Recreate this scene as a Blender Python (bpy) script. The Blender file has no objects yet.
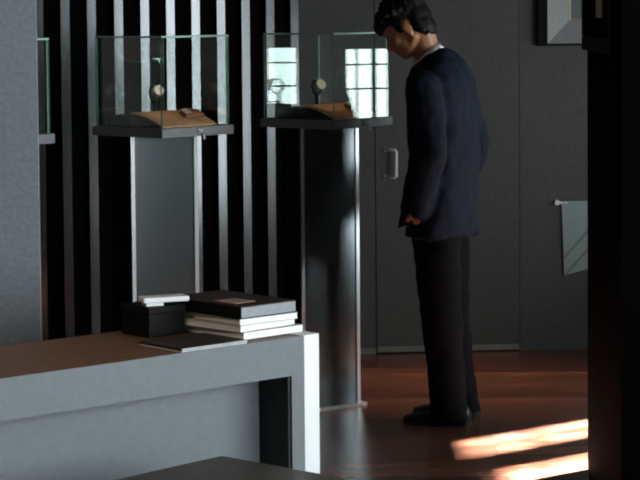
import bpy, bmesh, math, random
from mathutils import Vector, Matrix, noise

random.seed(7)
C = bpy.context.scene.collection
PI = math.pi
V = Vector


# ------------------------------------------------------------------ materials
def nodes_of(name):
    m = bpy.data.materials.new(name)
    m.use_nodes = True
    nt = m.node_tree
    return m, nt, nt.nodes['Principled BSDF']


def mat(name, col, rough=0.6, metal=0.0, var=0.0, scale=40.0, bump=0.0, bump_scale=None,
        stretch=(1, 1, 1), spec=0.5, coat=0.0, sheen=0.0):
    m, nt, b = nodes_of(name)
    b.inputs['Base Color'].default_value = (*col, 1)
    b.inputs['Roughness'].default_value = rough
    b.inputs['Metallic'].default_value = metal
    b.inputs['Specular IOR Level'].default_value = spec
    b.inputs['Coat Weight'].default_value = coat
    b.inputs['Sheen Weight'].default_value = sheen
    tc = nt.nodes.new('ShaderNodeTexCoord')
    mp = nt.nodes.new('ShaderNodeMapping')
    mp.inputs['Scale'].default_value = stretch
    nt.links.new(tc.outputs['Object'], mp.inputs['Vector'])
    if var > 0:
        n = nt.nodes.new('ShaderNodeTexNoise')
        n.inputs['Scale'].default_value = scale
        n.inputs['Detail'].default_value = 5
        nt.links.new(mp.outputs['Vector'], n.inputs['Vector'])
        r = nt.nodes.new('ShaderNodeValToRGB')
        r.color_ramp.elements[0].position = 0.3
        r.color_ramp.elements[1].position = 0.7
        r.color_ramp.elements[0].color = (*[max(0, c * (1 - var)) for c in col], 1)
        r.color_ramp.elements[1].color = (*[min(1, c * (1 + var)) for c in col], 1)
        nt.links.new(n.outputs['Fac'], r.inputs['Fac'])
        nt.links.new(r.outputs['Color'], b.inputs['Base Color'])
    if bump > 0:
        n2 = nt.nodes.new('ShaderNodeTexNoise')
        n2.inputs['Scale'].default_value = bump_scale or scale * 4
        n2.inputs['Detail'].default_value = 3
        nt.links.new(mp.outputs['Vector'], n2.inputs['Vector'])
        bp = nt.nodes.new('ShaderNodeBump')
        bp.inputs['Strength'].default_value = bump
        bp.inputs['Distance'].default_value = 0.01
        nt.links.new(n2.outputs['Fac'], bp.inputs['Height'])
        nt.links.new(bp.outputs['Normal'], b.inputs['Normal'])
    return m


def glass_mat():
    m, nt, b = nodes_of('clear_glass')
    nt.nodes.remove(b)
    out = nt.nodes['Material Output']
    fr = nt.nodes.new('ShaderNodeFresnel')
    geo = nt.nodes.new('ShaderNodeNewGeometry')
    ior = nt.nodes.new('ShaderNodeMapRange')          # the same reflectance on both faces of the thin pane
    ior.inputs['To Min'].default_value = 1.5
    ior.inputs['To Max'].default_value = 1 / 1.5
    nt.links.new(geo.outputs['Backfacing'], ior.inputs['Value'])
    nt.links.new(ior.outputs['Result'], fr.inputs['IOR'])
    tr = nt.nodes.new('ShaderNodeBsdfTransparent')
    tr.inputs['Color'].default_value = (0.965, 0.985, 0.975, 1)
    gl = nt.nodes.new('ShaderNodeBsdfGlossy')
    gl.inputs['Roughness'].default_value = 0.0
    gl.inputs['Color'].default_value = (0.9, 1, 0.97, 1)
    mx = nt.nodes.new('ShaderNodeMixShader')
    nt.links.new(fr.outputs[0], mx.inputs[0])
    nt.links.new(tr.outputs[0], mx.inputs[1])
    nt.links.new(gl.outputs[0], mx.inputs[2])
    nt.links.new(mx.outputs[0], out.inputs['Surface'])
    return m


def floor_mat():
    m, nt, b = nodes_of('dark_red_wood_floor')
    tc = nt.nodes.new('ShaderNodeTexCoord')
    mp = nt.nodes.new('ShaderNodeMapping')
    nt.links.new(tc.outputs['Object'], mp.inputs['Vector'])
    br = nt.nodes.new('ShaderNodeTexBrick')
    br.inputs['Scale'].default_value = 1.0
    br.inputs['Brick Width'].default_value = 1.3
    br.inputs['Row Height'].default_value = 0.13
    br.inputs['Mortar Size'].default_value = 0.002
    br.inputs['Color1'].default_value = (0.215, 0.096, 0.064, 1)
    br.inputs['Color2'].default_value = (0.090, 0.038, 0.025, 1)
    br.inputs['Mortar'].default_value = (0.008, 0.004, 0.003, 1)
    nt.links.new(mp.outputs[0], br.inputs['Vector'])
    mp2 = nt.nodes.new('ShaderNodeMapping')
    mp2.inputs['Scale'].default_value = (1.2, 22, 1)
    nt.links.new(tc.outputs['Object'], mp2.inputs['Vector'])
    n = nt.nodes.new('ShaderNodeTexNoise')
    n.inputs['Scale'].default_value = 2.5
    n.inputs['Detail'].default_value = 6
    nt.links.new(mp2.outputs[0], n.inputs['Vector'])
    r = nt.nodes.new('ShaderNodeValToRGB')
    r.color_ramp.elements[0].position = 0.3
    r.color_ramp.elements[1].position = 0.75
    r.color_ramp.elements[0].color = (0.45, 0.42, 0.42, 1)
    r.color_ramp.elements[1].color = (1.7, 1.5, 1.4, 1)
    nt.links.new(n.outputs['Fac'], r.inputs['Fac'])
    mx = nt.nodes.new('ShaderNodeMixRGB')
    mx.blend_type = 'MULTIPLY'
    mx.inputs[0].default_value = 1
    nt.links.new(br.outputs['Color'], mx.inputs[1])
    nt.links.new(r.outputs['Color'], mx.inputs[2])
    nt.links.new(mx.outputs[0], b.inputs['Base Color'])
    b.inputs['Roughness'].default_value = 0.27
    b.inputs['Specular IOR Level'].default_value = 0.5
    bp = nt.nodes.new('ShaderNodeBump')
    bp.inputs['Strength'].default_value = 0.12
    bp.inputs['Distance'].default_value = 0.004
    nt.links.new(n.outputs['Fac'], bp.inputs['Height'])
    nt.links.new(bp.outputs['Normal'], b.inputs['Normal'])
    return m


M = dict(
    floor=floor_mat(),
    ceiling=mat('charcoal_ceiling', (0.03, 0.03, 0.031), 0.9, var=0.1),
    door_wall=mat('dark_grey_wall_fabric', (0.080, 0.085, 0.082), 0.75, var=0.10, scale=60, bump=0.12,
                  bump_scale=260, stretch=(1, 1, 0.5)),
    seam=mat('black_reveal', (0.006, 0.006, 0.006), 0.8),
    partition=mat('blue_grey_fabric_panel', (0.245, 0.265, 0.295), 0.85, var=0.14, scale=70, bump=0.2, bump_scale=240),
    black_wall=mat('matt_black_panel', (0.002, 0.002, 0.0021), 0.85, var=0.2, spec=0.04),
    slat=mat('satin_grey_metal_slat', (0.115, 0.117, 0.122), 0.22, metal=1.0, var=0.08, scale=5, stretch=(20, 20, 1)),
    pillar=mat('black_lacquer', (0.0014, 0.0013, 0.0013), 0.85, var=0.2, spec=0.02),
    outer=mat('added_canopy_dark', (0.05, 0.05, 0.052), 0.9, var=0.08),
    steel=mat('brushed_steel', (0.62, 0.64, 0.65), 0.3, metal=1.0, var=0.06, scale=8, stretch=(1, 1, 40)),
    pale_steel=mat('satin_aluminium_handle', (0.80, 0.80, 0.76), 0.5, metal=0.1, var=0.03),
    kick=mat('dull_metal_skirting', (0.24, 0.24, 0.225), 0.5, metal=0.4, var=0.15, scale=9),
    ped=mat('dark_brushed_metal', (0.19, 0.21, 0.22), 0.23, metal=1.0, var=0.10, scale=6, stretch=(60, 60, 1.5)),
    plate=mat('dark_grey_base_plate', (0.115, 0.115, 0.125), 0.5, metal=0.2, var=0.08),
    glass=glass_mat(),
    glass_edge=mat('green_glass_edge', (0.20, 0.34, 0.30), 0.25, var=0.1, scale=8),
    mat_leather=mat('tan_leather_mat', (0.62, 0.33, 0.17), 0.6, var=0.15, scale=50, bump=0.15),
    pouch=mat('brown_leather_pouch', (0.26, 0.10, 0.045), 0.5, var=0.15, scale=60, bump=0.15),
    cream=mat('cream_lining', (0.7, 0.6, 0.45), 0.6, var=0.05),
    black_soft=mat('black_velvet', (0.008, 0.008, 0.009), 0.85, var=0.2, spec=0.2),
    black_leather=mat('black_strap_leather', (0.01, 0.009, 0.009), 0.45, var=0.2),
    dial=mat('cream_watch_dial', (0.90, 0.82, 0.64), 0.4, var=0.03),
    desk=mat('blue_grey_desk_laminate', (0.160, 0.177, 0.190), 0.7, var=0.06, scale=45, bump=0.12, bump_scale=200),
    desk_top=mat('brown_leather_desktop', (0.17, 0.080, 0.042), 0.5, var=0.2, scale=20, bump=0.08, bump_scale=200),
    white_panel=mat('white_lacquer', (0.86, 0.86, 0.86), 0.45, var=0.015),
    leg_shade=mat('painted_leg_shade', (0.012, 0.012, 0.013), 0.7, var=0.1),  # black that stands in for shade inside the desk leg
    paper=mat('white_paper_edges', (0.90, 0.90, 0.90), 0.8, var=0.06, scale=3, stretch=(1, 1, 300)),
    cream_paper=mat('cream_paper_edges', (0.60, 0.50, 0.37), 0.8, var=0.10, scale=3, stretch=(1, 1, 300)),
    grey_cover=mat('grey_board', (0.26, 0.275, 0.295), 0.6, var=0.08),
    black_cover=mat('black_cover', (0.0045, 0.004, 0.004), 0.6, var=0.2, spec=0.15),
    brown_cover=mat('dark_brown_cover', (0.034, 0.020, 0.015), 0.5, var=0.25, scale=15, spec=0.25),
    pink_label=mat('dusty_pink_label', (0.42, 0.27, 0.22), 0.6, var=0.1),
    stool=mat('dark_brown_leather', (0.052, 0.038, 0.030), 0.42, var=0.2, scale=30, bump=0.12, bump_scale=150),
    stool_leg=mat('dark_stained_wood', (0.02, 0.014, 0.01), 0.5, var=0.2, stretch=(1, 1, 0.1)),
    frame_black=mat('black_frame', (0.003, 0.003, 0.003), 0.6, var=0.1, spec=0.1),
    bevel=mat('silver_grey_frame', (0.29, 0.30, 0.30), 0.45, metal=0.15, var=0.06),
    frame_inner=mat('warm_inner_fillet', (0.33, 0.22, 0.13), 0.5, var=0.1),
    picture=mat('dark_teal_picture', (0.02, 0.032, 0.034), 0.3, var=0.5, scale=4),
    patch_light=mat('painted_window_light', (0.27, 0.36, 0.365), 0.4, var=0.06, scale=6),  # reflected window light put into the colour
    patch_shadow=mat('painted_mullion_shadow', (0.16, 0.20, 0.205), 0.45, var=0.05),  # mullion shadows put into the colour
    skin=mat('skin', (0.50, 0.225, 0.11), 0.5, var=0.06, scale=20, bump=0.05),
    hair=mat('black_hair', (0.008, 0.0065, 0.006), 0.55, var=0.3, scale=30, bump=0.4, bump_scale=160, spec=0.2),
    suit=mat('dark_navy_wool', (0.0105, 0.0142, 0.0255), 0.8, var=0.15, scale=90, bump=0.15, bump_scale=500, spec=0.12),
    trouser=mat('black_navy_wool', (0.0055, 0.0065, 0.009), 0.85, var=0.15, scale=90, bump=0.1, bump_scale=500, spec=0.08),
    shirt=mat('white_cotton', (0.82, 0.82, 0.83), 0.8, var=0.02),
    shoe=mat('black_polished_leather', (0.008, 0.0065, 0.006), 0.33, var=0.2),
    sole=mat('black_sole', (0.006, 0.006, 0.006), 0.7, var=0.1),
    eye=mat('eye', (0.35, 0.32, 0.3), 0.2, var=0.05),
)


# ------------------------------------------------------------------ helpers
class MB:
    def __init__(self):
        self.bm = bmesh.new()

    def box(self, lo, hi, mtx=None, bev=0.0, seg=2, mi=0):
        t = bmesh.new()
        bmesh.ops.create_cube(t, size=1)
        lo, hi = V(lo), V(hi)
        for v in t.verts:
            v.co = V(((lo[i] + hi[i]) / 2 + v.co[i] * (hi[i] - lo[i])) for i in range(3))
        if bev > 0:
            bmesh.ops.bevel(t, geom=t.edges[:], offset=bev, segments=seg, profile=0.5, affect='EDGES')
        return self._take(t, mtx, mi)

    def _take(self, t, mtx, mi=0):
        if mtx is not None:
            bmesh.ops.transform(t, matrix=mtx, verts=t.verts)
        for f in t.faces:
            f.material_index = mi
        vm = {}
        for v in t.verts:
            vm[v] = self.bm.verts.new(v.co)
        for f in t.faces:
            nf = self.bm.faces.new([vm[v] for v in f.verts])
            nf.material_index = f.material_index
        t.free()
        return self

    def loft(self, rings, closed=False, cap=True, mi=0):
        t = bmesh.new()
        vs = [[t.verts.new(p) for p in r] for r in rings]
        n = len(rings[0])
        k = len(rings)
        for i in range(k if closed else k - 1):
            a, b = vs[i], vs[(i + 1) % k]
            for j in range(n):
                t.faces.new((a[j], a[(j + 1) % n], b[(j + 1) % n], b[j]))
        if cap and not closed:
            t.faces.new(list(reversed(vs[0])))
            t.faces.new(vs[-1])
        bmesh.ops.recalc_face_normals(t, faces=t.faces[:])
        return self._take(t, None, mi)

    def tube(self, pts, rad, n=12, mi=0):
        pts = [V(p) for p in pts]
        rads = rad if isinstance(rad, (list, tuple)) else [rad] * len(pts)
        rings = []
        up = V((0.13, 0.31, 0.94))
        for i, p in enumerate(pts):
            d = (pts[min(i + 1, len(pts) - 1)] - pts[max(i - 1, 0)]).normalized()
            a = d.cross(up)
            if a.length < 1e-3:
                a = d.cross(V((1, 0, 0)))
            a.normalize()
            b = d.cross(a).normalized()
            rings.append([p + rads[i] * (math.cos(2 * PI * j / n) * a + math.sin(2 * PI * j / n) * b) for j in range(n)])
        return self.loft(rings, mi=mi)

    def ell(self, c, ax, ay, az, mi=0, seg=20):
        t = bmesh.new()
        bmesh.ops.create_uvsphere(t, u_segments=seg, v_segments=seg // 2 + 2, radius=1)
        c, ax, ay, az = V(c), V(ax), V(ay), V(az)
        for v in t.verts:
            x, y, z = v.co
            v.co = c + x * ax + y * ay + z * az
        bmesh.ops.recalc_face_normals(t, faces=t.faces[:])
        return self._take(t, None, mi)

    def caps(self, p0, r0, p1, r1, n=14):
        p0, p1 = V(p0), V(p1)
        self.tube([p0, p1], [r0, r1], n)
        for p, r in ((p0, r0), (p1, r1)):
            self.ell(p, (r, 0, 0), (0, r, 0), (0, 0, r), seg=14)
        return self

    def chain(self, pts, rads):
        for i in range(len(pts) - 1):
            self.caps(pts[i], rads[i], pts[i + 1], rads[i + 1])
        return self

    def cyl(self, p0, p1, r, n=24, mi=0):
        return self.tube([p0, p1], r, n, mi)

    def prism(self, poly, lo, hi, axis, mi=0):
        """extrude a 2D outline (list of pairs) along axis 0/1/2"""
        def pt(a, b, c):
            return ((c, a, b), (a, c, b), (a, b, c))[axis]
        return self.loft([[pt(a, b, lo) for a, b in poly], [pt(a, b, hi) for a, b in poly]], mi=mi)

    def build(self, name, mats, parent=None, smooth=False):
        me = bpy.data.meshes.new(name)
        self.bm.to_mesh(me)
        self.bm.free()
        for m in (mats if isinstance(mats, (list, tuple)) else [mats]):
            me.materials.append(M[m])
        if smooth:
            for p in me.polygons:
                p.use_smooth = True
        o = bpy.data.objects.new(name, me)
        C.objects.link(o)
        if parent:
            o.parent = parent
        return o


def fuse(o, voxel, smooth=4, fn=None):
    """melt the overlapping pieces of a mesh into one continuous skin"""
    r = o.modifiers.new('r', 'REMESH')
    r.mode = 'VOXEL'
    r.voxel_size = voxel
    s = o.modifiers.new('s', 'SMOOTH')
    s.iterations = smooth
    s.factor = 0.5
    dg = bpy.context.evaluated_depsgraph_get()
    dg.update()
    me = bpy.data.meshes.new_from_object(o.evaluated_get(dg))
    o.modifiers.clear()
    old = o.data
    mats = [m for m in old.materials]
    o.data = me
    me.name = o.name
    me.materials.clear()
    for m in mats:
        me.materials.append(m)
    bpy.data.meshes.remove(old)
    if fn:
        ds = [v.normal.copy() * fn(v.co) for v in me.vertices]
        for v, d_ in zip(me.vertices, ds):
            v.co += d_
    for p in me.polygons:
        p.use_smooth = True
        p.material_index = 0
    return o


def tag(o, label, cat, group=None):
    o['label'] = label
    o['category'] = cat
    if group:
        o['group'] = group
    return o


def thing(name, label, cat, loc=(0, 0, 0), rz=0.0, group=None):
    o = bpy.data.objects.new(name, None)
    o.empty_display_size = 0.05
    C.objects.link(o)
    o.location = loc
    o.rotation_euler = (0, 0, rz)
    return tag(o, label, cat, group)


def struct(o):
    o['kind'] = 'structure'
    return o


def copy_tree(o, parent=None):
    c = o.copy()
    C.objects.link(c)
    if parent:
        c.parent = parent
    for ch in list(o.children):
        copy_tree(ch, c)
    return c


# ------------------------------------------------------------------ the setting
CEIL = 2.9
struct(MB().box((-5, -2.5, -0.1), (2.5, 12, 0)).build('floor', 'floor'))
struct(MB().box((-5, -2.5, CEIL), (2.5, 12, CEIL + 0.1)).build('ceiling', 'ceiling'))
struct(MB().box((-5, -2.5, 0), (2.5, -2.4, CEIL)).build('wall_front', 'outer'))
struct(MB().box((-5, -2.4, 0), (-4.9, 12, CEIL)).build('wall_left', 'outer'))

# right wall with its window openings
RX, RT = 2.40, 0.06
wins = [(1.8, 3.8, 0.45, 2.6), (4.0, 6.0, 0.45, 2.6), (7.6, 8.42, 0.42, 2.6), (8.893, 9.195, 0.86, 1.40), (9.46, 9.80, 0.86, 1.45)]
mb = MB()
yy = -2.4
for (a, b, z0, z1) in wins:
    mb.box((RX, yy, 0), (RX + RT, a, CEIL))
    mb.box((RX, a, 0), (RX + RT, b, z0))
    mb.box((RX, a, z1), (RX + RT, b, CEIL))
    yy = b
mb.box((RX, yy, 0), (RX + RT, 12, CEIL))
struct(mb.build('wall_right', 'outer'))
for i, (a, b, z0, z1) in enumerate(wins):
    f = MB()
    t = 0.035 if i < 3 else 0.012
    x0, x1 = RX + 0.015, RX + 0.045
    f.box((x0, a, z0), (x1, a + t, z1)).box((x0, b - t, z0), (x1, b, z1))
    f.box((x0, a + t, z0), (x1, b - t, z0 + t)).box((x0, a + t, z1 - t), (x1, b - t, z1))
    if i < 3:
        f.box((x0, (a + b) / 2 - 0.02, z0 + t), (x1, (a + b) / 2 + 0.02, z1 - t))
    elif i == 3:
        f.box((x0, b - 0.085, z0 + t), (x1, b - 0.065, z1 - t))
        f.box((x0, a + t, 1.23), (x1, b - t, 1.239)).box((x0, a + t, 1.355), (x1, b - t, 1.363))
    else:
        f.box((x0, a + t, 1.23), (x1, b - t, 1.239)).box((x0, a + t, 1.355), (x1, b - t, 1.363))
        f.box((x0, a + 0.066, z0 + t), (x1, a + 0.071, z1 - t)).box((x0, a + 0.150, z0 + t), (x1, a + 0.170, z1 - t))
    fo = struct(f.build('window_%d' % (i + 1), 'seam'))
    g = MB().box((RX + 0.028, a + t, z0 + t), (RX + 0.032, b - t, z1 - t)).build('window_pane', 'glass', fo)

# unseen deep canopy, added to keep the sun off the three tall windows
struct(MB().box((RX + RT, 2.0, 2.66), (5.2, 8.62, 2.74)).build('added_canopy_1', 'outer'))

# back wall with the flush grey door, turned five degrees
BW = Matrix.Translation((0.2, 10.42, 0)) @ Matrix.Rotation(math.radians(5), 4, 'Z')


def bw(o):
    o.matrix_world = BW
    return o


SX0, SX1 = 0.064, 0.753          # the two vertical joints of the door leaf
w = MB()
w.box((-0.40, 0.012, 0), (2.3, 0.06, CEIL), mi=1)
w.box((-0.40, 0, 0), (SX0 - 0.004, 0.0115, CEIL))
w.box((SX1 + 0.004, 0.004, 0), (2.3, 0.0115, CEIL))
bw(struct(w.build('wall_back', ['door_wall', 'seam'])))
d = bw(struct(MB().box((SX0, -0.003, 0.006), (SX1, 0.0112, CEIL - 0.02)).build('door_1', 'door_wall')))
hx, z0, z1 = 0.110, 0.845, 0.978
h = MB()
h.tube([(hx, 0, z1), (hx + 0.02, -0.03, z1), (hx + 0.040, -0.043, z1 - 0.002), (hx + 0.046, -0.045, z1 - 0.010),
        (hx + 0.046, -0.045, z0 + 0.010), (hx + 0.040, -0.043, z0 + 0.002), (hx + 0.02, -0.03, z0), (hx, 0, z0)], 0.0085)
h.cyl((hx, -0.002, z1), (hx, -0.008, z1), 0.012)
h.cyl((hx, -0.002, z0), (hx, -0.008, z0), 0.012)
h.build('door_handle', 'pale_steel', d, True)
MB().box((SX0 + 0.002, -0.006, 0.008), (SX1 - 0.002, -0.0032, 0.034)).build('kick_plate', 'kick', d)
bw(struct(MB().box((-0.30, -0.010, 0), (SX0 - 0.006, -0.0005, 0.028)).build('baseboard_back', 'kick')))

# grey fabric partition at the left
struct(MB().box((-4.9, 6.6, 0), (-0.848, 6.62, CEIL)).box((-4.9, 6.621, 0), (-0.860, 6.72, CEIL), mi=1).build('wall_partition', ['partition', 'seam']))

# black wall behind the slats and the slats themselves
sd = V((math.cos(math.radians(30)), math.sin(math.radians(30)), 0))
S0 = V((-0.108, 10.37, 0))
SW = Matrix.Translation(S0) @ Matrix.Rotation(math.radians(30), 4, 'Z')
o = struct(MB().box((-3.9, 0.03, 0), (0.03, 0.09, CEIL)).build('wall_slatted', 'black_wall'))
o.matrix_world = SW
scr = thing('slat_screen', 'row of upright satin grey metal slats spaced along the black wall behind the display cases', 'slatted screen',
            S0, math.radians(30))
for u in (-1.70, -1.565, -1.431, -1.297, -1.170, -1.042, -0.909, -0.779, -0.650, -0.521, -0.390, -0.261, -0.131, 0.0):
    MB().box((u - 0.026, 0.008, 0.0), (u + 0.020, 0.029, CEIL - 0.001), bev=0.002).build('slat', 'slat', scr)

# black pillar at the right
struct(MB().box((0.948, 6.9, 0), (1.75, 7.783, CEIL)).build('wall_pillar', 'pillar'))

# framed picture hung on the left face of the pillar
t = thing('framed_picture', 'black framed picture hung on the left face of the black pillar', 'picture', (0.9475, 7.375, 1.5))
f = MB()
f.box((-0.0245, -0.375, 0), (0, 0.375, 0.05), bev=0.006).box((-0.0245, -0.375, 0.62), (0, 0.375, 0.67), bev=0.006)
f.box((-0.0245, -0.375, 0.05), (0, -0.325, 0.62), bev=0.004).box((-0.0245, 0.325, 0.05), (0, 0.375, 0.62), bev=0.004)
f.build('frame', 'frame_black', t)
MB().box((-0.018, -0.325, 0.05), (-0.004, 0.325, 0.62)).build('picture_panel', 'pillar', t)
o = MB().box((-0.0235, -0.15, 0.115), (-0.0175, -0.02, 0.57)).build('reflection_strip', 'cream', t)  # reflection on the picture glass, painted as a cream bar
o['label'] = 'narrow pale strip standing in for a reflection on the picture glass'

# framed picture on the back wall
t = thing('framed_picture', 'picture in wide silver grey frame high on the grey wall right of the man', 'picture')
t.matrix_world = BW @ Matrix.Translation((0.838, 0.003, 1.462))
W_, H_ = 0.62, 0.62


def ring(x0, z0, x1, z1, y0, k, y1):
    """mitred frame: outer rectangle at depth y0 sloping to the inner rectangle (inset k) at depth y1"""
    bm = MB()
    ou = [(x0, z0), (x1, z0), (x1, z1), (x0, z1)]
    inn = [(x0 + k, z0 + k), (x1 - k, z0 + k), (x1 - k, z1 - k), (x0 + k, z1 - k)]
    rings = [[V((a, 0, b)) for a, b in ou], [V((a, y0, b)) for a, b in ou], [V((a, y1, b)) for a, b in inn],
             [V((a, 0, b)) for a, b in inn]]
    bm.loft(rings, closed=True)
    return bm


fr = MB().box((0, -0.045, 0), (0.046, 0, H_), bev=0.002).box((W_ - 0.046, -0.045, 0), (W_, 0, H_), bev=0.002)
fr.box((0.0462, -0.045, 0), (W_ - 0.0462, 0, 0.010)).box((0.0462, -0.045, H_ - 0.010), (W_ - 0.0462, 0, H_))
fr.build('frame', 'frame_black', t)
ring(0.047, 0.011, W_ - 0.047, H_ - 0.011, -0.046, 0.107, -0.018).build('bevel', 'bevel', t)
for x in (0.155, W_ - 0.163):
    MB().box((x, -0.021, 0.119), (x + 0.008, -0.002, H_ - 0.119)).build('fillet', 'cream', t)
for z_ in (0.119, H_ - 0.127):
    MB().box((0.1635, -0.021, z_), (W_ - 0.1635, -0.002, z_ + 0.008)).build('fillet', 'frame_inner', t)
MB().box((0.164, -0.012, 0.1275), (W_ - 0.164, -0.001, H_ - 0.1275)).build('picture_panel', 'picture', t)

# reflected window light low on the back wall, modelled as a coloured slab
t = thing('light_patch', 'pale blue green patch of reflected window light with diagonal mullion shadows, built as a slab low on the grey wall beside the pillar', 'light patch')
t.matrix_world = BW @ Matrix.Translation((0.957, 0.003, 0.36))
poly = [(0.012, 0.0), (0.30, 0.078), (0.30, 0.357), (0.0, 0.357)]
MB().prism(poly, -0.016, -0.008, 1).build('patch_slab', 'patch_light', t)
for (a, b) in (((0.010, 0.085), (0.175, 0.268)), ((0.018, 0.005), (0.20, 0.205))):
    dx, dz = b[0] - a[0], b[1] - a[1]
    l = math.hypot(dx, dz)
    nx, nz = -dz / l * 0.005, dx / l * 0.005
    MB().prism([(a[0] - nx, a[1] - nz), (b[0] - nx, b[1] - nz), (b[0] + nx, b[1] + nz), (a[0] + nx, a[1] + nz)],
               -0.0185, -0.0155, 1).build('mullion_shadow', 'patch_shadow', t)  # shadows across the light patch, drawn as darker bars
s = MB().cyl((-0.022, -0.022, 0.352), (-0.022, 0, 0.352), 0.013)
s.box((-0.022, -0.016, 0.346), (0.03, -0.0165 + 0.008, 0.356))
s.build('bright_spot', 'pale_steel', t)  # small bright spot beside the light patch, built as a knob


# ------------------------------------------------------------------ display cases
AL = math.radians(52)            # the right front edge of every plate runs along local +x
S = 0.39
PZ = 1.167                       # underside of the plates
PT = 0.036


def make_case(label):
    t = thing('display_case', label, 'display case', (0, 0, 0), AL, 'glass display cases on pedestals')
    q = MB()
    c0 = V((S / 2 - 0.016, S / 2 + 0.028, 0))
    R = Matrix.Translation(c0) @ Matrix.Rotation(math.radians(34) - AL, 4, 'Z')
    W, D = 0.272, 0.15
    q.box((-W / 2, -D / 2, 0.012), (W / 2, D / 2, PZ), mtx=R)
    pd = q.build('pedestal', 'ped', t)
    for sx in (-1, 1):
        MB().box((sx * W / 2 - 0.008, -D / 2 - 0.006, 0.012), (sx * W / 2 + 0.008, -D / 2 + 0.006, PZ - 0.001), mtx=R).build('edge_trim', 'steel', pd)
    MB().box((-W / 2 - 0.012, -D / 2 - 0.014, 0), (W / 2 + 0.035, D / 2 + 0.012, 0.012), mtx=R).build('foot_plate', 'pale_steel', t)
    MB().box((0, 0, PZ), (S, S, PZ + PT), bev=0.002).build('base_plate', 'plate', t)
    g = 0.007
    zb, zt = PZ + PT, 1.553
    i0, i1 = 0.012, S - 0.012

    def pane(lo, hi):
        m = MB().box(lo, hi)
        m.bm.faces.ensure_lookup_table()
        dim = [hi[k] - lo[k] for k in range(3)]
        ax = dim.index(min(dim))
        for f in m.bm.faces:
            f.normal_update()
            f.material_index = 0 if abs(f.normal[ax]) > 0.5 else 1
        m.build('glass_pane', ['glass', 'glass_edge'], t)
    pane((i0, i0, zb), (i1, i0 + g, zt - g))
    pane((i0, i1 - g, zb), (i1, i1, zt - g))
    pane((i0, i0 + g, zb), (i0 + g, i1 - g, zt - g))
    pane((i1 - g, i0 + g, zb), (i1, i1 - g, zt - g))
    pane((i0, i0, zt - g), (i1, i1, zt))
    lk = MB().cyl((S * 0.52, 0.001, PZ + 0.020), (S * 0.52, -0.012, PZ + 0.020), 0.009)
    lk.box((S * 0.52 - 0.013, -0.006, PZ + 0.010), (S * 0.52 + 0.020, 0.0, PZ + 0.030), bev=0.002)
    lk = lk.build('lock', 'steel', t, True)
    MB().tube([(S * 0.52 + 0.006, -0.008, PZ + 0.018), (S * 0.52 + 0.004, -0.014, PZ + 0.004), (S * 0.52 + 0.006, -0.016, PZ - 0.012),
               (S * 0.52 + 0.013, -0.014, PZ - 0.012), (S * 0.52 + 0.014, -0.010, PZ + 0.006)], 0.003, 8).build('lock_loop', 'steel', lk, True)
    return t


case = make_case('right-hand glass display case on a pedestal, directly in front of the man')
case.location = (0.061, 8.78, 0)
ctr = V((0.061, 8.78, 0))
pos = [ctr, V((-0.594, 8.28, 0)), V((-1.212, 7.75, 0))]
caseL = copy_tree(case)
caseL.location = pos[1]
rots = [AL, AL - math.radians(3.4), AL]
caseL.rotation_euler = (0, 0, rots[1])
caseL['label'] = 'middle glass display case on a black pedestal before the slats, left of the standing man'
caseF = copy_tree(case)
caseF.location = pos[2]
caseF['label'] = 'glass display case at far left mostly hidden behind the grey partition'

ZP = PZ + PT


def at_case(o, p, rz):
    o.location = p + V((0, 0, ZP))
    o.rotation_euler = (0, 0, rz)


def make_mat(label):
    m = MB()
    rings = []
    n = 14
    for i in range(n + 1):
        a = i / n
        qv = 0.024 + 0.176 * a
        z = 0.001 + 0.050 * math.sin(a * PI / 2) ** 0.9
        x0, x1 = 0.025 + 0.0 * a, 0.318
        th = 0.005
        rings.append([V((x0, qv, z)), V((x1, qv, z)), V((x1, qv, z + th)), V((x0, qv, z + th))])
    m.loft(rings)
    o = m.build('leather_mat', 'mat_leather', None, False)
    return tag(o, label, 'mat', 'leather mats in the display cases')


def make_riser(label):
    m = MB().box((0.03, 0.203, 0.0006), (0.330, 0.338, 0.044), bev=0.004)
    return tag(m.build('display_riser', 'black_soft'), label, 'riser', 'black risers in the display cases')


def make_stand(label):
    m = MB()
    m.box((-0.030, -0.025, 0), (0.030, 0.025, 0.006), bev=0.002)
    m.tube([(0, 0.010, 0.004), (0, 0.014, 0.03), (0, 0.012, 0.042), (0, 0.008, 0.050)], [0.008, 0.007, 0.007, 0.004])
    o = m.build('watch_stand', 'black_soft', None, True)
    return tag(o, label, 'stand', 'watch stands in the display cases')


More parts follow.
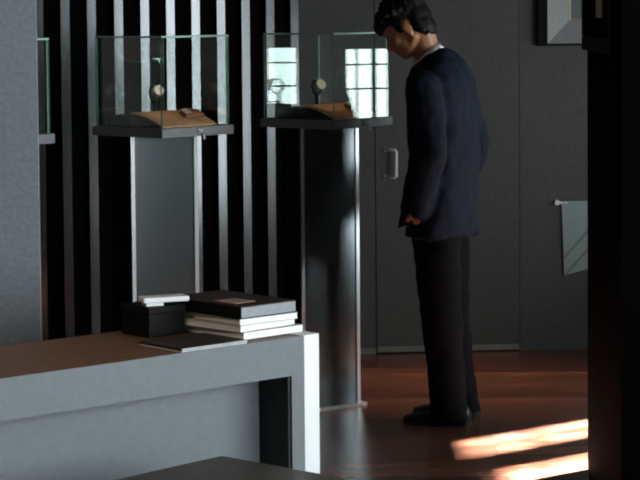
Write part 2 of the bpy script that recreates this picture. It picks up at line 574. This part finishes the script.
def make_watch(label):
    t = thing('wristwatch', label, 'watch', group='wristwatches in the display cases')
    # strap: an oval loop in the local x-z plane, the case on its +x side
    rings = []
    for i in range(32):
        a = 2 * PI * i / 32
        c, s = math.cos(a), math.sin(a)
        r0, r1 = 0.0255, 0.0285
        rings.append([V((c * r0 - 0.0285, -0.010, s * r0 * 1.12)), V((c * r1 - 0.0285, -0.010, s * r1 * 1.12)),
                      V((c * r1 - 0.0285, 0.010, s * r1 * 1.12)), V((c * r0 - 0.0285, 0.010, s * r0 * 1.12))])
    MB().loft(rings, closed=True).build('strap', 'black_leather', t, True)
    cs = MB().cyl((-0.003, 0, 0), (0.008, 0, 0), 0.0225, 32)
    for sy in (-1, 1):
        for sz in (-1, 1):
            cs.tube([(0.003, sy * 0.011, sz * 0.018), (-0.004, sy * 0.011, sz * 0.027)], 0.003, 8)
    cs = cs.build('watch_case', 'steel', t)
    MB().cyl((0.003, 0.0225, 0), (0.003, 0.027, 0), 0.003, 12).build('crown', 'steel', cs)
    MB().cyl((0.0078, 0, 0), (0.0092, 0, 0), 0.0195, 32).build('dial', 'dial', t)
    hd = MB().box((0.0093, -0.0007, 0), (0.0098, 0.0007, 0.014)).box((0.0093, 0, -0.0007), (0.0098, 0.010, 0.0007))
    hd.build('hand', 'black_cover', t)
    b = MB()
    b.box((-0.0605, -0.011, -0.008), (-0.055, 0.011, 0.008), bev=0.002)
    b.build('buckle', 'steel', t)
    return t


def make_pouch(label):
    t = thing('leather_pouch', label, 'pouch', group='leather pouches in the display cases')
    poly = [(0, 0), (0.085, 0), (0.082, 0.014), (0.045, 0.020), (0.006, 0.014)]
    MB().prism(poly, 0, 0.05, 1).build('body', 'pouch', t)
    MB().prism([(0.002, 0.0145), (0.030, 0.0185), (0.028, 0.0215), (0.002, 0.0175)], 0.004, 0.046, 1).build('flap', 'cream', t)
    return t


protos = None
for i in range(2):
    if i == 0:
        protos = [make_mat(''), make_riser(''), make_stand(''), make_watch(''), make_pouch('')]
        objs = protos
    else:
        objs = [copy_tree(o) for o in protos]
    w = 'the right-hand glass case, before the man' if i == 0 else 'the middle glass case left of the man'
    objs[0]['label'] = 'tan curved leather mat in ' + w
    objs[1]['label'] = 'low black display riser in ' + w
    objs[2]['label'] = 'small black stand holding up the watch in ' + w
    objs[3]['label'] = 'round pale-faced wristwatch on a dark strap in ' + w
    objs[4]['label'] = 'small brown leather pouch in ' + w
    p = pos[i]
    RZ = Matrix.Rotation(rots[i], 4, 'Z')
    at_case(objs[0], p, rots[i])
    at_case(objs[1], p, rots[i])
    sp = p + RZ @ V((0.225, 0.262, ZP + 0.0445))
    objs[2].location = sp
    objs[2].rotation_euler = (0, 0, rots[i] - 0.5)
    objs[3].location = sp + V((0.010, -0.020, 0.088))
    objs[3].rotation_euler = (0, math.radians(-20), math.radians(-56))
    pl = p + RZ @ V((0.185, 0.062, ZP + 0.034))
    objs[4].location = pl
    objs[4].rotation_euler = (math.radians(17), 0, rots[i] - 0.25)

# ------------------------------------------------------------------ desk
DA = math.radians(41.5)
t = thing('desk', 'long blue grey desk with brown top and white end panel at the left', 'desk', (-0.049, 6.051, 0), DA)
DD, DH = 0.44, 0.75
MB().box((-2.3, 0.002, DH - 0.006), (0.0, DD, DH)).build('tabletop', 'desk_top', t)
MB().box((-2.3, 0, DH - 0.106), (0.0, 0.0018, DH)).box((-2.3, 0.0018, DH - 0.106), (0, DD, DH - 0.0062)).build('apron', 'desk', t)
MB().box((-0.046, 0, 0), (0, DD, DH - 0.1062)).build('leg', 'desk', t)
MB().box((-2.3, 0, 0), (-2.25, DD, DH - 0.1062)).build('leg', 'desk', t)
o = MB().box((0.0004, 0, 0), (0.055, DD, DH + 0.002), bev=0.001).build('end_panel', 'white_panel', t)
o['label'] = 'white end panel'
MB().box((-2.249, 0.13, 0.02), (-0.056, 0.155, DH - 0.107)).build('modesty_panel', 'desk', t)
MB().box((-0.055, 0.006, 0.0), (-0.0465, DD - 0.01, DH - 0.107)).build('leg_shade_sheet', 'leg_shade', t)  # dark sheet painting the shade on the leg's inner face

DW = Matrix.Translation((-0.049, 6.051, 0)) @ Matrix.Rotation(DA, 4, 'Z')


def book(name, label, corner, ang, L, Wd, z, th, edge, cover, cat='book', group=None, ct=0.0022):
    """corner = the corner nearest the camera; long side runs to the back left, short side to the back right"""
    t = thing(name, label, cat, (corner[0], corner[1], z), ang, group)
    MB().box((0.002, 0.002, ct), (Wd - 0.002, L - 0.002, th - ct)).build('page_block', edge, t)
    MB().box((0, 0, 0), (Wd, L, ct)).build('cover', cover, t)
    MB().box((0, 0, th - ct), (Wd, L, th)).build('cover', cover, t)
    return t


c = V((-0.217, 5.962))
z = DH + 0.0025
G = 'books piled on the desk'
a45 = math.radians(43)
book('book', 'thick white-edged book at the bottom of the pile on the desk', c + V((0.004, 0.002)), a45, 0.300, 0.222, z, 0.021, 'paper', 'grey_cover', group=G, ct=0.0012)
book('book', 'white-edged book in the middle of the pile on the desk', c + V((-0.004, 0.004)), a45 + 0.05, 0.292, 0.212, z + 0.0212, 0.018, 'paper', 'cream', group=G, ct=0.0012)
book('book', 'slimmer white-edged book just under the black folder on the desk', c + V((-0.006, 0.003)), a45 - 0.05, 0.297, 0.206, z + 0.0394, 0.0185, 'paper', 'grey_cover', group=G, ct=0.0012)
# black folder lying on the pile
zt = z + 0.0581
t = thing('folder', 'large black ring folder with grey end lying on top of the book pile', 'folder', (c[0] - 0.001, c[1] - 0.002, zt), a45)
MB().box((0.001, 0.001, 0.003), (0.200, 0.318, 0.031)).build('block', 'grey_cover', t)
MB().box((0, 0, 0), (0.2, 0.32, 0.0029)).box((-0.003, 0.0, 0.0), (-0.0002, 0.32, 0.034)).build('cover', 'black_cover', t)
MB().box((0, 0, 0.0312), (0.2, 0.32, 0.034)).build('cover', 'brown_cover', t)
MB().box((0.030, 0.060, 0.0341), (0.105, 0.150, 0.0352)).build('title_label', 'pink_label', t)

# thin folder lying at the front edge of the desk
fp = DW @ V((-0.425, 0.006, 0))
t = thing('thin_folder', 'thin dark folder with pale edge lying flat at the front edge of the desk', 'folder', (fp[0], fp[1], DH + 0.0005), DA)
MB().box((0, 0, 0), (0.225, 0.185, 0.003)).build('sheets', 'paper', t)
MB().box((0, -0.001, 0.0032), (0.225, 0.186, 0.010)).build('cover', 'brown_cover', t)
MB().box((0.001, -0.0025, 0.001), (0.224, -0.0012, 0.010)).build('pale_edge', 'bevel', t)

# black box with white pad on top
bp = DW @ V((-0.335, 0.265, 0))
t = thing('storage_box', 'black lidded box standing at the back of the desk left of the books', 'box', (bp[0], bp[1], DH + 0.0005), DA)
MB().box((0, 0, 0), (0.125, 0.130, 0.066), bev=0.002).build('body', 'black_cover', t)
MB().box((-0.002, -0.002, 0.0662), (0.127, 0.132, 0.084), bev=0.002).build('lid', 'black_cover', t)
t = thing('card_holder', 'small white card holder lying on the black box', 'holder', (*(DW @ V((-0.325, 0.290, 0)))[:2], DH + 0.0849), DA - 0.35)
MB().box((0.0, 0, 0), (0.050, 0.05, 0.009), bev=0.001).build('base', 'white_panel', t)
MB().box((-0.008, -0.002, 0.0092), (0.125, 0.055, 0.024), bev=0.003).build('top', 'white_panel', t)

# ------------------------------------------------------------------ stool in the foreground
sa = math.radians(48)
t = thing('leather_stool', 'dark brown leather stool at the bottom edge before the desk', 'stool', (-0.245, 5.325, 0), sa)
hs = 0.265
st = MB().box((-hs, -hs, 0.385), (hs, hs, 0.497), bev=0.03, seg=4).build('seat', 'stool', t, True)
MB().box((-hs + 0.02, -hs + 0.02, 0.34), (hs - 0.02, hs - 0.02, 0.384)).build('seat_frame', 'stool_leg', t)
for sx in (-1, 1):
    for sy in (-1, 1):
        x, y = sx * (hs - 0.05), sy * (hs - 0.05)
        MB().loft([[V((x + a * 0.014, y + b * 0.014, 0)) for a, b in ((-1, -1), (1, -1), (1, 1), (-1, 1))],
                   [V((x + a * 0.022, y + b * 0.022, 0.339)) for a, b in ((-1, -1), (1, -1), (1, 1), (-1, 1))]]).build('leg', 'stool_leg', t)

# ------------------------------------------------------------------ the man
man = thing('person', 'man in a dark navy suit standing with head bowed over the right-hand glass case', 'person', (0.472, 8.73, 0))
psi = math.radians(24)
F = V((-math.cos(psi), math.sin(psi), 0))
L = V((-math.sin(psi), -math.cos(psi), 0))
ph = math.radians(12)
pitch = math.radians(35)
hF = V((-math.cos(ph) * math.cos(pitch), math.sin(ph) * math.cos(pitch), -math.sin(pitch)))
hU = V((-math.cos(ph) * math.sin(pitch), math.sin(ph) * math.sin(pitch), math.cos(pitch)))
hL = V((-math.sin(ph), -math.cos(ph), 0))
HO = V((-0.132, 0.0, 1.597))


def Hd(a, b, c):
    return HO + a * hF + b * hU + c * hL


def hell(m, ctr_, ra, rb, rc):
    m.ell(Hd(*ctr_), ra * hF, rb * hU, rc * hL)


def oval(cx, z, a, b, p=2.4, n=40, cy=0.0, tilt=0.0):
    r = []
    for j in range(n):
        th = 2 * PI * j / n
        ct_, s_ = math.cos(th), math.sin(th)
        e = (abs(ct_) ** p + abs(s_) ** p) ** (-1 / p)
        q = V((cx, cy, z)) + a * e * ct_ * F + b * e * s_ * L
        q.z += tilt * a * ct_
        r.append(q)
    return r


shN, elN, wrN = V((-0.066, -0.175, 1.335)), V((-0.036, -0.250, 1.085)), V((-0.083, -0.180, 0.880))
shF, elF, wrF = V((0.085, 0.175, 1.330)), V((0.168, 0.27, 1.095)), V((0.085, 0.215, 0.875))

# body: one continuous skin
b = MB()
hell(b, (0, 0, 0), 0.097, 0.088, 0.075)
hell(b, (0.036, -0.058, 0), 0.058, 0.074, 0.061)
hell(b, (0.068, -0.110, 0), 0.026, 0.020, 0.028)
for s in (-1, 1):
    b.caps(Hd(-0.005, -0.072, s * 0.052), 0.020, Hd(0.062, -0.110, s * 0.018), 0.018)
    hell(b, (0.060, -0.046, s * 0.040), 0.026, 0.026, 0.024)
    b.caps(Hd(0.080, 0.000, s * 0.040), 0.012, Hd(0.092, 0.002, s * 0.010), 0.012)
    hell(b, (0.100, -0.064, s * 0.011), 0.010, 0.009, 0.009)
    hell(b, (-0.004, -0.034, s * 0.077), 0.019, 0.032, 0.008)
    hell(b, (0.002, -0.030, s * 0.081), 0.013, 0.024, 0.007)
b.caps(Hd(0.090, -0.015, 0), 0.010, Hd(0.112, -0.056, 0), 0.013)
hell(b, (0.092, -0.082, 0), 0.012, 0.008, 0.022)
hell(b, (0.088, -0.093, 0), 0.012, 0.008, 0.020)
b.chain([Hd(-0.035, -0.055, 0), V((-0.048, 0, 1.475)), V((-0.012, 0, 1.40))], [0.056, 0.055, 0.062])
b.loft([oval(cx, z, a_, b_) for cx, z, a_, b_ in ((0.0, 1.41, .05, .07), (0.015, 1.33, .095, .15), (0.022, 1.21, .10, .15),
        (0.021, 1.05, .09, .14), (0.013, 0.90, .09, .15), (0.004, 0.76, .095, .15))])
for (sh, el, wr) in ((shN, elN, wrN), (shF, elF, wrF)):
    b.chain([sh, el, wr], [0.045, 0.038, 0.026])
LEGS = []
for s, hip, kn, an in ((1, V((-0.020, -0.085, 0.80)), V((0.003, -0.085, 0.42)), V((0.030, -0.085, 0.075))),
                       (-1, V((0.030, 0.085, 0.80)), V((0.044, 0.085, 0.42)), V((0.078, 0.075, 0.075)))):
    LEGS.append((hip, kn, an))
    b.chain([hip, kn, an], [0.075, 0.052, 0.040])


def hand(m, wr, fwd, side, down):
    """palm, four unequal bent fingers and a thumb; fwd = back of hand towards the thumb side"""
    k = wr + down * 0.085
    m.caps(wr, 0.024, wr + down * 0.03, 0.027)
    m.ell(wr + down * 0.055, fwd * 0.040, side * 0.016, down * 0.050)
    for i, ln in enumerate((0.072, 0.082, 0.076, 0.060)):
        o_ = fwd * (0.030 - 0.020 * i)
        p0 = k + o_ - down * 0.02
        p1 = p0 + down * ln * 0.50 + fwd * 0.003
        p2 = p1 + down * ln * 0.36 + side * 0.012
        p3 = p2 + down * ln * 0.24 + side * 0.016
        m.chain([p0, p1, p2, p3], [0.0098, 0.0090, 0.0084, 0.0072])
    q0 = wr + down * 0.025 + fwd * 0.024
    q1 = q0 + down * 0.032 + fwd * 0.026
    q2 = q1 + down * 0.030 + fwd * 0.004
    m.chain([q0, q1, q2], [0.013, 0.011, 0.009])


dn = V((0.10, 0.42, -1)).normalized()
fw = (F - F.dot(dn) * dn).normalized()
hand(b, wrN + V((-0.004, 0.0, -0.006)), fw, fw.cross(dn).normalized() * (1 if fw.cross(dn).dot(L) < 0 else -1), dn)
dn2 = V((-0.10, -0.25, -1)).normalized()
fw2 = (F - F.dot(dn2) * dn2).normalized()
sd2 = fw2.cross(dn2).normalized()
hand(b, wrF + V((-0.004, 0.0, -0.006)), fw2, sd2 * (1 if sd2.dot(L) > 0 else -1), dn2)
body = fuse(b.build('body', 'skin', man), 0.0055, 3)

for s in (-1, 1):
    e = MB()
    hell(e, (0.0795, -0.021, s * 0.031), 0.0115, 0.0075, 0.013)
    e.build('eye', 'eye', man, True)

# hair
b = MB()
hell(b, (-0.012, 0.034, 0), 0.106, 0.073, 0.084)
hell(b, (-0.050, -0.008, 0), 0.060, 0.080, 0.077)
hell(b, (-0.064, -0.062, 0), 0.036, 0.050, 0.056)
hell(b, (-0.058, -0.050, 0.040), 0.036, 0.050, 0.032)
hell(b, (-0.058, -0.050, -0.040), 0.036, 0.050, 0.032)
hell(b, (0.082, 0.038, 0), 0.037, 0.034, 0.062)
for s in (-1, 1):
    hell(b, (0.022, -0.008, s * 0.071), 0.018, 0.032, 0.011)
    hell(b, (-0.045, -0.040, s * 0.066), 0.026, 0.045, 0.014)
rnd = random.Random(3)
for i in range(170):
    th = rnd.uniform(0, 2 * PI)
    el_ = rnd.uniform(0.0, 1.0)
    ca = math.cos(el_ * PI / 2)
    n_ = V((ca * math.cos(th), math.sin(el_ * PI / 2), ca * math.sin(th)))
    p0 = (-0.012 + 0.098 * n_[0], 0.032 + 0.067 * n_[1], 0.078 * n_[2])
    dr = V((0.026 * (0.6 if n_[0] > -0.2 else -0.5), -0.010 + 0.012 * n_[1], 0.020 * n_[2])) + V((rnd.uniform(-.008, .008) for _ in range(3)))
    q0 = Hd(*p0)
    q1 = Hd(p0[0] + dr[0] * .6 + n_[0] * .010, p0[1] + dr[1] * .6 + n_[1] * .011, p0[2] + dr[2] * .6 + n_[2] * .008)
    q2 = Hd(p0[0] + dr[0] * 1.25 + n_[0] * .010, p0[1] + dr[1] * 1.25 + n_[1] * .012, p0[2] + dr[2] * 1.25 + n_[2] * .008)
    b.tube([q0, q1, q2], [0.009, 0.007, 0.003], 8)
for i in range(14):
    cc = -0.05 + 0.1 * i / 13
    q = (0.098, 0.040, cc)
    ln = rnd.uniform(0.02, 0.04)
    b.tube([Hd(*q), Hd(q[0] + 0.012, q[1] - ln * 0.5, cc * 1.05), Hd(q[0] + 0.010, q[1] - ln, cc * 1.1)], [0.010, 0.008, 0.004], 8)
fuse(b.build('hair', 'hair', man), 0.0045, 2, lambda p: 0.0025 * noise.noise(V((p.x * 60, p.y * 60, p.z * 60))))

# shirt collar: a tilted white band round the neck
rings = []
cc = V((-0.040, 0.0, 1.452))
ax = V((0.114, -0.03, 0.089)).normalized()           # towards the nape
up = V((-0.60, 0.10, 0.80))
up = (up - up.dot(ax) * ax).normalized()
sdv = up.cross(ax).normalized()
for i in range(40):
    a = 2 * PI * i / 40
    ri, ro = 0.066, 0.071
    c_, s_ = math.cos(a), math.sin(a)
    hgt = 0.030 + 0.004 * c_
    lo = -0.012
    rings.append([cc + ax * c_ * (ri + .006) + sdv * s_ * ri + up * lo, cc + ax * c_ * (ro + .006) + sdv * s_ * ro + up * lo,
                  cc + ax * c_ * (ro + .001) + sdv * s_ * (ro - .003) + up * (lo + hgt), cc + ax * c_ * (ri + .001) + sdv * s_ * (ri - .003) + up * (lo + hgt)])
MB().loft(rings, closed=True).build('shirt_collar', 'shirt', man, True)


def folds(amp, fx, fz):
    def fn(p):
        return amp * noise.noise(V((p.x * fx + 3, p.y * fx, p.z * fz))) + amp * 0.5 * noise.noise(V((p.x * fx * 2.3, p.y * fx * 2.3 + 5, p.z * fz * 2.3)))
    return fn


# trousers
b = MB()
for hip, kn, an in LEGS:
    rr = []
    pts = [(hip + V((0, 0, 0.02)), 0.098), (hip * 0.5 + kn * 0.5, 0.088), (kn, 0.079), (kn * 0.5 + an * 0.5, 0.072), (an + V((0, 0, 0.02)), 0.071), (an + V((0.008, 0, -0.052)), 0.082)]
    for p, r in pts:
        rr.append([p + r * 1.06 * math.cos(2 * PI * j / 24) * F + r * 0.92 * math.sin(2 * PI * j / 24) * L for j in range(24)])
    b.loft(rr)
b.loft([oval(0.010, 0.96, .10, .155), oval(0.010, 0.88, .112, .175), oval(0.006, 0.80, .115, .180), oval(0.004, 0.72, .10, .16)])
fuse(b.build('trousers', 'trouser', man), 0.008, 5, folds(0.007, 9, 14))

# jacket
b = MB()
b.loft([oval(-0.040, 1.450, .066, .072, 2, tilt=-0.65), oval(-0.028, 1.432, .086, .105, 2.1, tilt=-0.6), oval(-0.012, 1.403, .106, .160, 2.2, tilt=-0.42), oval(0.008, 1.350, .126, .198, 2.3, tilt=-0.2),
        oval(0.020, 1.28, .130, .200, 2.3), oval(0.024, 1.18, .134, .192, 2.3), oval(0.024, 1.05, .126, .180, 2.3),
        oval(0.020, 0.94, .122, .186, 2.4), oval(0.014, 0.84, .124, .194, 2.4), oval(0.012, 0.745, .128, .202, 2.4)])
for (sh, el, wr) in ((shN, elN, wrN), (shF, elF, wrF)):
    m1 = sh * 0.5 + el * 0.5
    m2 = el * 0.5 + wr * 0.5
    b.chain([sh, m1, el, m2, wr + (wr - m2) * 0.12], [0.074, 0.066, 0.058, 0.053, 0.048])
# the front edge of the open jacket swung forward
b.loft([[V(p) for p in q] for q in (
    [(-0.118, -0.10, 1.20), (-0.060, -0.15, 1.20), (-0.050, -0.135, 1.20), (-0.108, -0.085, 1.20)],
    [(-0.134, -0.10, 1.02), (-0.060, -0.16, 1.02), (-0.050, -0.140, 1.02), (-0.120, -0.080, 1.02)],
    [(-0.160, -0.12, 0.88), (-0.070, -0.17, 0.88), (-0.060, -0.150, 0.88), (-0.140, -0.100, 0.88)],
    [(-0.178, -0.12, 0.780), (-0.120, -0.16, 0.800), (-0.112, -0.145, 0.80), (-0.166, -0.105, 0.780)])])
jk = b.build('jacket', 'suit', man)
fuse(jk, 0.008, 4, folds(0.011, 11, 8))
# jacket collar band and back vent seam, cuffs' buttons
rings = []
for i in range(44):
    a = 2 * PI * i / 44
    c_, s_ = math.cos(a), math.sin(a)
    ri, ro = 0.074, 0.084
    lo = -0.040
    hgt = 0.026
    rings.append([cc + ax * c_ * (ri + .006) + sdv * s_ * (ri + .004) + up * lo, cc + ax * c_ * (ro + .008) + sdv * s_ * (ro + .008) + up * lo,
                  cc + ax * c_ * (ro - .004) + sdv * s_ * (ro - .006) + up * (lo + hgt), cc + ax * c_ * (ri - .002) + sdv * s_ * (ri - .001) + up * (lo + hgt)])
MB().loft(rings, closed=True).build('jacket_collar', 'suit', jk, True)
for k in range(3):
    p = wrN + (elN - wrN).normalized() * (0.015 + 0.018 * k) + V((0.040, -0.022, 0))
    MB().ell(p, (0.006, 0, 0), (0, 0.004, 0), (0, 0, 0.006), seg=10).build('cuff_button', 'black_cover', jk, True)

# shoes
for (heel, toe) in ((V((0.115, -0.112, 0)), V((-0.150, -0.035, 0))), (V((0.158, 0.050, 0)), V((-0.100, 0.150, 0)))):
    d_ = (toe - heel).normalized()
    s_ = V((-d_.y, d_.x, 0))
    ln = (toe - heel).length
    up_r, so_r = [], []
    prof = [(0.00, .020, .055, .030), (0.04, .031, .075, .020), (0.14, .036, .085, .020), (0.30, .036, .090, .020), (0.45, .038, .072, .018),
            (0.62, .045, .052, .014), (0.78, .046, .042, .012), (0.90, .036, .034, .012), (0.97, .022, .028, .012), (1.0, .008, .022, .013)]
    for u, hw, top, bot in prof:
        p = heel + d_ * ln * u
        up_r.append([p + s_ * hw * math.cos(2 * PI * j / 16) * (1 if math.sin(2 * PI * j / 16) < 0 else 0.9) + V((0, 0, bot + (top - bot) * (0.5 + 0.5 * math.sin(2 * PI * j / 16)))) for j in range(16)])
    for u, hw, top, bot in prof:
        p = heel + d_ * ln * u
        lo = 0.0 if u < 0.32 else (0.008 if u < 0.46 else 0.001 + max(0, u - 0.8) * 0.03)
        hw2 = hw + 0.003
        so_r.append([p + s_ * hw2 + V((0, 0, lo)), p + s_ * hw2 + V((0, 0, bot + .003)), p - s_ * hw2 + V((0, 0, bot + .003)), p - s_ * hw2 + V((0, 0, lo))])
    so = MB().loft(up_r).build('shoe', 'shoe', man, True)
    MB().loft(so_r).build('sole', 'sole', so)
    lc = MB()
    for k in range(3):
        p = heel + d_ * ln * (0.42 + 0.06 * k)
        zt_ = 0.078 - 0.012 * k
        lc.tube([p - s_ * 0.018 + V((0, 0, zt_ - 0.006)), p + V((0, 0, zt_)), p + s_ * 0.018 + V((0, 0, zt_ - 0.006))], 0.002, 6)
    lc.build('laces', 'sole', so)

# ------------------------------------------------------------------ light
wd = bpy.data.worlds.new('World')
bpy.context.scene.world = wd
wd.use_nodes = True
bg = wd.node_tree.nodes['Background']
bg.inputs['Color'].default_value = (0.88, 0.95, 1.0, 1)
bg.inputs['Strength'].default_value = 13.0
for i, (a, b_, z0, z1) in enumerate(wins):
    la = bpy.data.lights.new('window_portal', 'AREA')
    la.shape = 'RECTANGLE'
    la.size, la.size_y = (z1 - z0), (b_ - a)
    la.cycles.is_portal = True
    lo = bpy.data.objects.new('window_portal', la)
    C.objects.link(lo)
    lo.location = (RX + RT + 0.01, (a + b_) / 2, (z0 + z1) / 2)
    lo.rotation_euler = (0, math.radians(90), 0)     # faces -x, into the room
su = bpy.data.lights.new('sun', 'SUN')
su.energy = 400
su.angle = math.radians(2.0)
su.color = (1.0, 0.95, 0.88)
so = bpy.data.objects.new('sun', su)
C.objects.link(so)
az = V((-0.788, -0.616, 0))
el = math.radians(31.0)
so.rotation_euler = (az * math.cos(el) + V((0, 0, -math.sin(el)))).to_track_quat('-Z', 'Y').to_euler()



def spot(name, loc, aim, watts, deg, blend=0.6, col=(1.0, 0.78, 0.55)):
    l_ = bpy.data.lights.new(name, 'SPOT')
    l_.energy = watts
    l_.spot_size = math.radians(deg)
    l_.spot_blend = blend
    l_.shadow_soft_size = 0.03
    l_.color = col
    o_ = bpy.data.objects.new(name, l_)
    C.objects.link(o_)
    o_.location = loc
    o_.rotation_euler = (V(aim) - V(loc)).to_track_quat('-Z', 'Y').to_euler()


# the ceiling spots over the display cases and over the left end of the desk
for i in range(2):
    m_ = pos[i] + Matrix.Rotation(rots[i], 4, 'Z') @ V((S * 0.55, S * 0.45, 0))
    spot('ceiling_spot', (m_.x + 0.15, m_.y - 0.5, CEIL - 0.02), (m_.x, m_.y, 1.2), 26, 13)
spot('ceiling_spot', (0.62, 9.50, CEIL - 0.02), (0.60, 9.55, 0), 150, 42, 1.0, (1.0, 0.60, 0.36))
spot('ceiling_spot', (-1.9, 4.6, CEIL - 0.02), (-0.9, 5.6, 0.75), 60, 50, 1.0)

# ------------------------------------------------------------------ camera
cam = bpy.data.cameras.new('camera')
co = bpy.data.objects.new('camera', cam)
C.objects.link(co)
p, r = math.radians(3.5), 0.0085
Rv, Uv, Fv = V((1, 0, 0)), V((0, math.sin(p), math.cos(p))), V((0, math.cos(p), -math.sin(p)))
ex = math.cos(r) * Rv - math.sin(r) * Uv
ey = math.sin(r) * Rv + math.cos(r) * Uv
co.matrix_world = Matrix(((ex.x, ey.x, -Fv.x, 0), (ex.y, ey.y, -Fv.y, 0), (ex.z, ey.z, -Fv.z, 1.665), (0, 0, 0, 1)))
cam.sensor_width = 36
cam.lens = 2200 / 640 * 36
cam.shift_y = -0.1569
cam.clip_start = 0.05
sc = bpy.context.scene
sc.camera = co
sc.view_settings.view_transform = 'Standard'
sc.view_settings.look = 'None'
sc.view_settings.exposure = 0.0
sc.view_settings.gamma = 1.0
sc.view_settings.use_curve_mapping = False
sc.cycles.use_denoising = True
sc.cycles.max_bounces = 12
sc.cycles.transparent_max_bounces = 24
sc.cycles.sample_clamp_indirect = 8
sc.cycles.filter_width = 2.0
